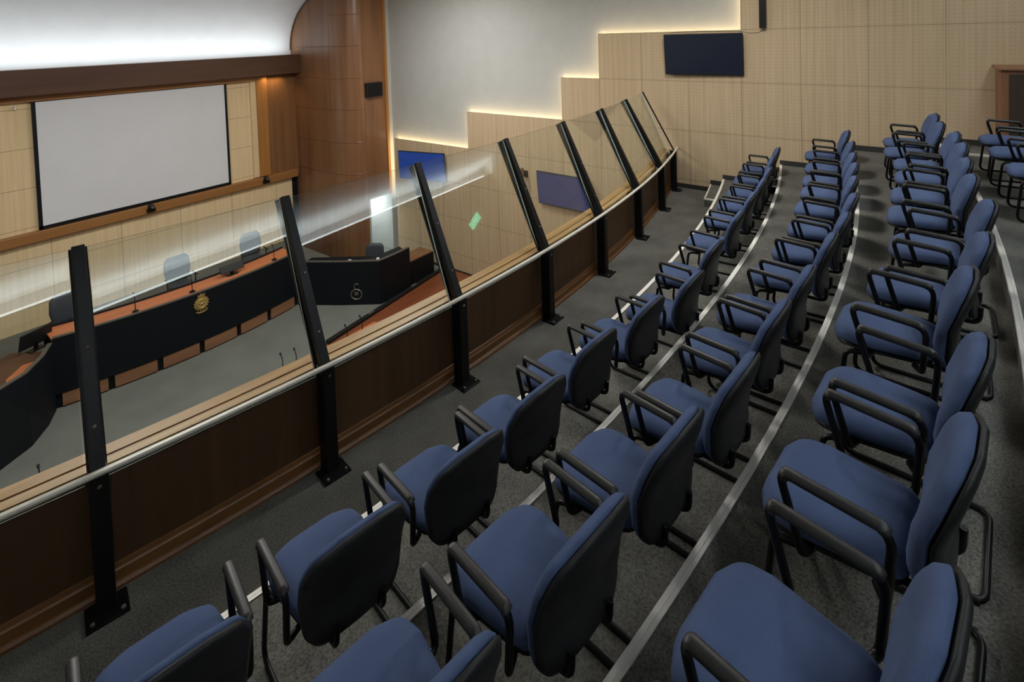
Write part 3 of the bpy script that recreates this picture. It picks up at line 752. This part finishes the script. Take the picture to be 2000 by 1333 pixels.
# gold crest
t = thing('gold_crest', 'round gold crest with crown on the black bench front', 'crest', (4.70, by(4.70)-.003, H-5.43))
ax, ay, az = (1, 0, 0), (0, 0, 1), (0, -1, 0)
st_ = MB(); out_ = []
for k in range(32):
    a = 2*PI*k/32; out_.append((math.cos(a)*(.155 if k % 2 else .125), math.sin(a)*(.155 if k % 2 else .125)))
st_.prism(out_, 0, .012, lambda q, z: (q[0], -z, q[1])); st_.build('star', M['gold'], t)
MB().lathe([(.10, 0), (.10, .02), (.085, .026), (.078, .018), (.02, .018)], (0, -.008, 0), 24, ax, ay, az).build('ring', M['gold'], t)
inn = MB()
for k in range(5):
    a = 2*PI*k/5+.3; inn.lathe([(.022, 0), (.018, .014), (.006, .018)], (.042*math.cos(a), -.024, .042*math.sin(a)), 8, ax, ay, az)
inn.lathe([(.026, 0), (.02, .02), (.008, .026)], (0, -.024, 0), 10, ax, ay, az); inn.build('relief', M['gold'], t)
cr = MB(); cr.prism([(-.06, .135), (.06, .135), (.075, .20), (.035, .17), (0, .215), (-.035, .17), (-.075, .20)], 0, .016, lambda q, z: (q[0], -z, q[1])); cr.build('crown', M['gold'], t)
rb = MB(); rb.prism([(-.12, -.135), (-.06, -.165), (.06, -.165), (.12, -.135), (.10, -.175), (.05, -.20), (-.05, -.20), (-.10, -.175)], 0, .012, lambda q, z: (q[0], -z, q[1])); rb.build('ribbon', M['gold'], t)
# dim ring emblem on the right wing
wd_ = Vector((8.12-7.55, 10.42-11.18, 0)).normalized(); wn = Vector((wd_.y, -wd_.x, 0))
pc = Vector((7.55, 11.18, 0))+wd_*.36+wn*.002
t = thing('ring_emblem', 'dim grey ring emblem with a crown loop on the black right wing of the bench', 'emblem', (pc.x, pc.y, .26))
MB().tube([tuple(wd_*(.13*math.cos(2*PI*k/24))+Vector((0, 0, .12*math.sin(2*PI*k/24)))) for k in range(24)], .018, 6, True).build('ring', M['dim_metal'], t)
MB().tube([tuple(wd_*(.01+.06*math.cos(PI*.25+1.4*PI*k/16))+Vector((0, 0, .19+.07*math.sin(PI*.25+1.4*PI*k/16)))) for k in range(17)], .014, 6).build('loop', M['dim_metal'], t)
MB().obox((0, 0, .02), wd_, wn, (0, 0, 1), .05, .008, .04, .004).build('centre_bar', M['dim_metal'], t)

def exec_chair(x, y, z, rz, label, hgt=1.10, wd=.58):
    t = thing('office_chair', label, 'chair', (x, y, z), rz, 'grey high-backed chairs behind the bench')
    h0 = .50; hh = hgt-h0
    ol = [(p.x, p.y) for p in fillet([(0, 0, 0), (.40*wd, 0, 0), (.5*wd, hh*.45, 0), (.47*wd, hh*.85, 0), (.36*wd, hh, 0), (-.36*wd, hh, 0), (-.47*wd, hh*.85, 0), (-.5*wd, hh*.45, 0), (-.40*wd, 0, 0), (0, 0, 0)], .08, 4)[:-1]]
    cushion('backrest', ol, lambda u, v, d: (u, .22+.10*v+d-.3*u*u, h0+v), .05, .05, M['chair_grey'], t, 6, .3)
    so = [(p.x, p.y) for p in fillet([(0, -.25, 0), (.24, -.25, 0), (.25, .22, 0), (-.25, .22, 0), (-.24, -.25, 0), (0, -.25, 0)], .08, 4)[:-1]]
    cushion('seat', so, lambda u, v, d: (u, v, .45+d), .06, .05, M['chair_grey'], t, 6, .3)
    MB().lathe([(.03, .08), (.03, .40)], (0, 0, 0), 10).build('gas_column', M['black_metal'], t)
    for k in range(5):
        a = 2*PI*k/5; MB().tube([(0, 0, .09), (.28*math.cos(a), .28*math.sin(a), .05), (.30*math.cos(a), .30*math.sin(a), .02)], .02, 6).build('foot', M['black_metal'], t)
    for s1 in (-1, 1):
        MB().tube(fillet([(s1*.22, .0, .42), (s1*.30, .0, .44), (s1*.30, .0, .64)], .04, 4)+[(s1*.30, -.14, .65), (s1*.30, .14, .65)], .016, 6).build('armrest', M['black_plastic'], t)
exec_chair(5.05, 13.82, .35, 0, 'grey high-backed chair behind the bench, nearest the gold crest')
exec_chair(6.78, 13.82, .35, -.1, 'grey high-backed chair behind the bench, right of the second barrier post top', 1.10, .54)
exec_chair(2.98, 13.75, .35, .1, 'grey high-backed chair behind the bench, partly hidden by the first barrier post')
exec_chair(8.72, 11.45, 0, -.9, 'dark rounded chair standing inside the right wing of the bench', .98, .5)
# monitors on the bench
def monitor(x, y, z, rz, wd, hg, label, lean=.2):
    t = thing('desk_monitor', label, 'monitor', (x, y, z), rz, 'monitors on the bench')
    az = Vector((0, math.sin(lean), math.cos(lean))); ay = Vector((0, math.cos(lean), -math.sin(lean)))
    MB().obox((0, 0, .08+hg/2), (1, 0, 0), ay, az, wd/2, .018, hg/2, .005).build('screen_housing', M['black_plastic'], t)
    MB().box(-.03, .03, .0, .03, .0, .14).build('stand', M['black_metal'], t)
    MB().rbox(-.12, .12, -.06, .10, 0, .015, .004).build('base', M['black_metal'], t)
monitor(2.22, 12.62, H-5.41, .35, .50, .30, 'grey monitor at the left end of the curved bench', -.25)
monitor(5.50, by(5.5)+.33, BZ-.015, 0, .50, .16, 'low black monitor on the wooden desk right of the gold crest', .6)
# gooseneck microphones on the bench
def mic(x, y, z, label, h=.34, rz=0):
    t = thing('gooseneck_microphone', label, 'microphone', (x, y, z), rz, 'gooseneck microphones')
    MB().lathe([(.055, 0), (.055, .02), (.02, .03)], (0, 0, 0), 12).build('base', M['black_metal'], t)
    MB().tube(fillet([(0, 0, .02), (0, 0, h*.75), (0, .05, h)], .08, 4), .008, 6).build('neck', M['black_metal'], t)
    MB().tube([(0, .045, h-.01), (0, .075, h+.025)], .016, 8).build('capsule', M['black_plastic'], t)
mic(3.62, by(3.62)+.16, BZ-.015, 'black gooseneck microphone on the wooden desk left of the gold crest')
mic(4.62, by(4.62)+.20, BZ-.015, 'black gooseneck microphone on the wooden desk just above the gold crest')
mic(6.45, by(6.45)+.18, BZ-.015, 'black gooseneck microphone near the right end of the wooden desk')
# floor desks whose microphones peep over the ledge
def floor_desk(x, y, label):
    t = thing('counsel_desk', label, 'desk', (x, y, 0), 0, 'desks on the chamber floor below the gallery')
    MB().rbox(-.62, .62, -.25, .25, .70, .74, .008).build('top', M['desk'], t)
    for sx in (-1, 1): MB().box(sx*.56-.02, sx*.56+.02, -.22, .22, 0, .70).build('side_panel', M['bench_black'], t)
    MB().box(-.54, .54, .18, .21, .12, .70).build('front_panel', M['bench_black'], t)
floor_desk(6.05, 8.55, 'wooden desk on the chamber floor holding two microphones, below the third pane')
floor_desk(4.75, 8.65, 'wooden desk on the chamber floor holding two microphones, below the second post')
floor_desk(1.5, 9.0, 'wooden desk on the chamber floor holding one microphone, at the left')
for x, y, l in ((6.27, 8.66, 'right microphone of the desk under the third glass pane'), (5.90, 8.62, 'left microphone of the desk under the third glass pane'), (4.92, 8.72, 'right microphone of the desk below the second barrier post'), (4.70, 8.78, 'left microphone of the desk below the second barrier post'), (1.55, 9.1, 'lone black microphone low at the left beyond the first glass pane')):
    mic(x, y, .74, l, .30)
# dark duct along the edge of the red platform
t = thing('cable_duct', 'dark low duct along the edge between grey carpet and red wood floor', 'duct', (0, 0, 0))
dd = MB(); P0 = [(6.35, 10.0), (8.07, 10.2), (10.2, 10.45)]
for a, b2 in zip(P0[:-1], P0[1:]):
    A, B = Vector((*a, .05)), Vector((*b2, .05)); d_ = (B-A); L_ = d_.length; d_.normalize()
    dd.obox((A+B)/2, d_, Vector((-d_.y, d_.x, 0)), (0, 0, 1), L_/2, .05, .05, .01)
dd.build('casing', M['black_plastic'], t)
for x, y in ((7.6, 10.145), (9.1, 10.32)): MB().obox((x, y, .104), (1, .1, 0), (-.1, 1, 0), (0, 0, 1), .09, .03, .006).build('cover_plate', M['dim_metal'], t)
# bits on the right wing desk
tag(MB().rbox(7.80, 7.95, 11.25, 11.36, H-5.56, H-5.545, .003).build('paper_pad', M['paper']), 'small white paper pad on the dark right wing desk, far side', 'paper')
tag(MB().lathe([(.035, 0), (.04, .08), (.036, .085)], (8.28, 10.68, H-5.56), 14).build('paper_cup', M['paper']), 'white cup on the dark right wing desk near its front edge', 'cup')

# exit sign on the side wall, mirrored in the glass
t = thing('exit_sign', 'green lit exit sign on the beige wall behind the camera, seen mirrored in the glass', 'sign', (XR-.03, -3.29, H+1.19), math.radians(-90))
MB().rbox(-.27, .27, -.02, .02, -.10, .10, .006).build('lit_box', M['exit'], t)
MB().box(-.18, .18, -.024, .024, -.012, .012).build('arrow', M['sign_white'], t)
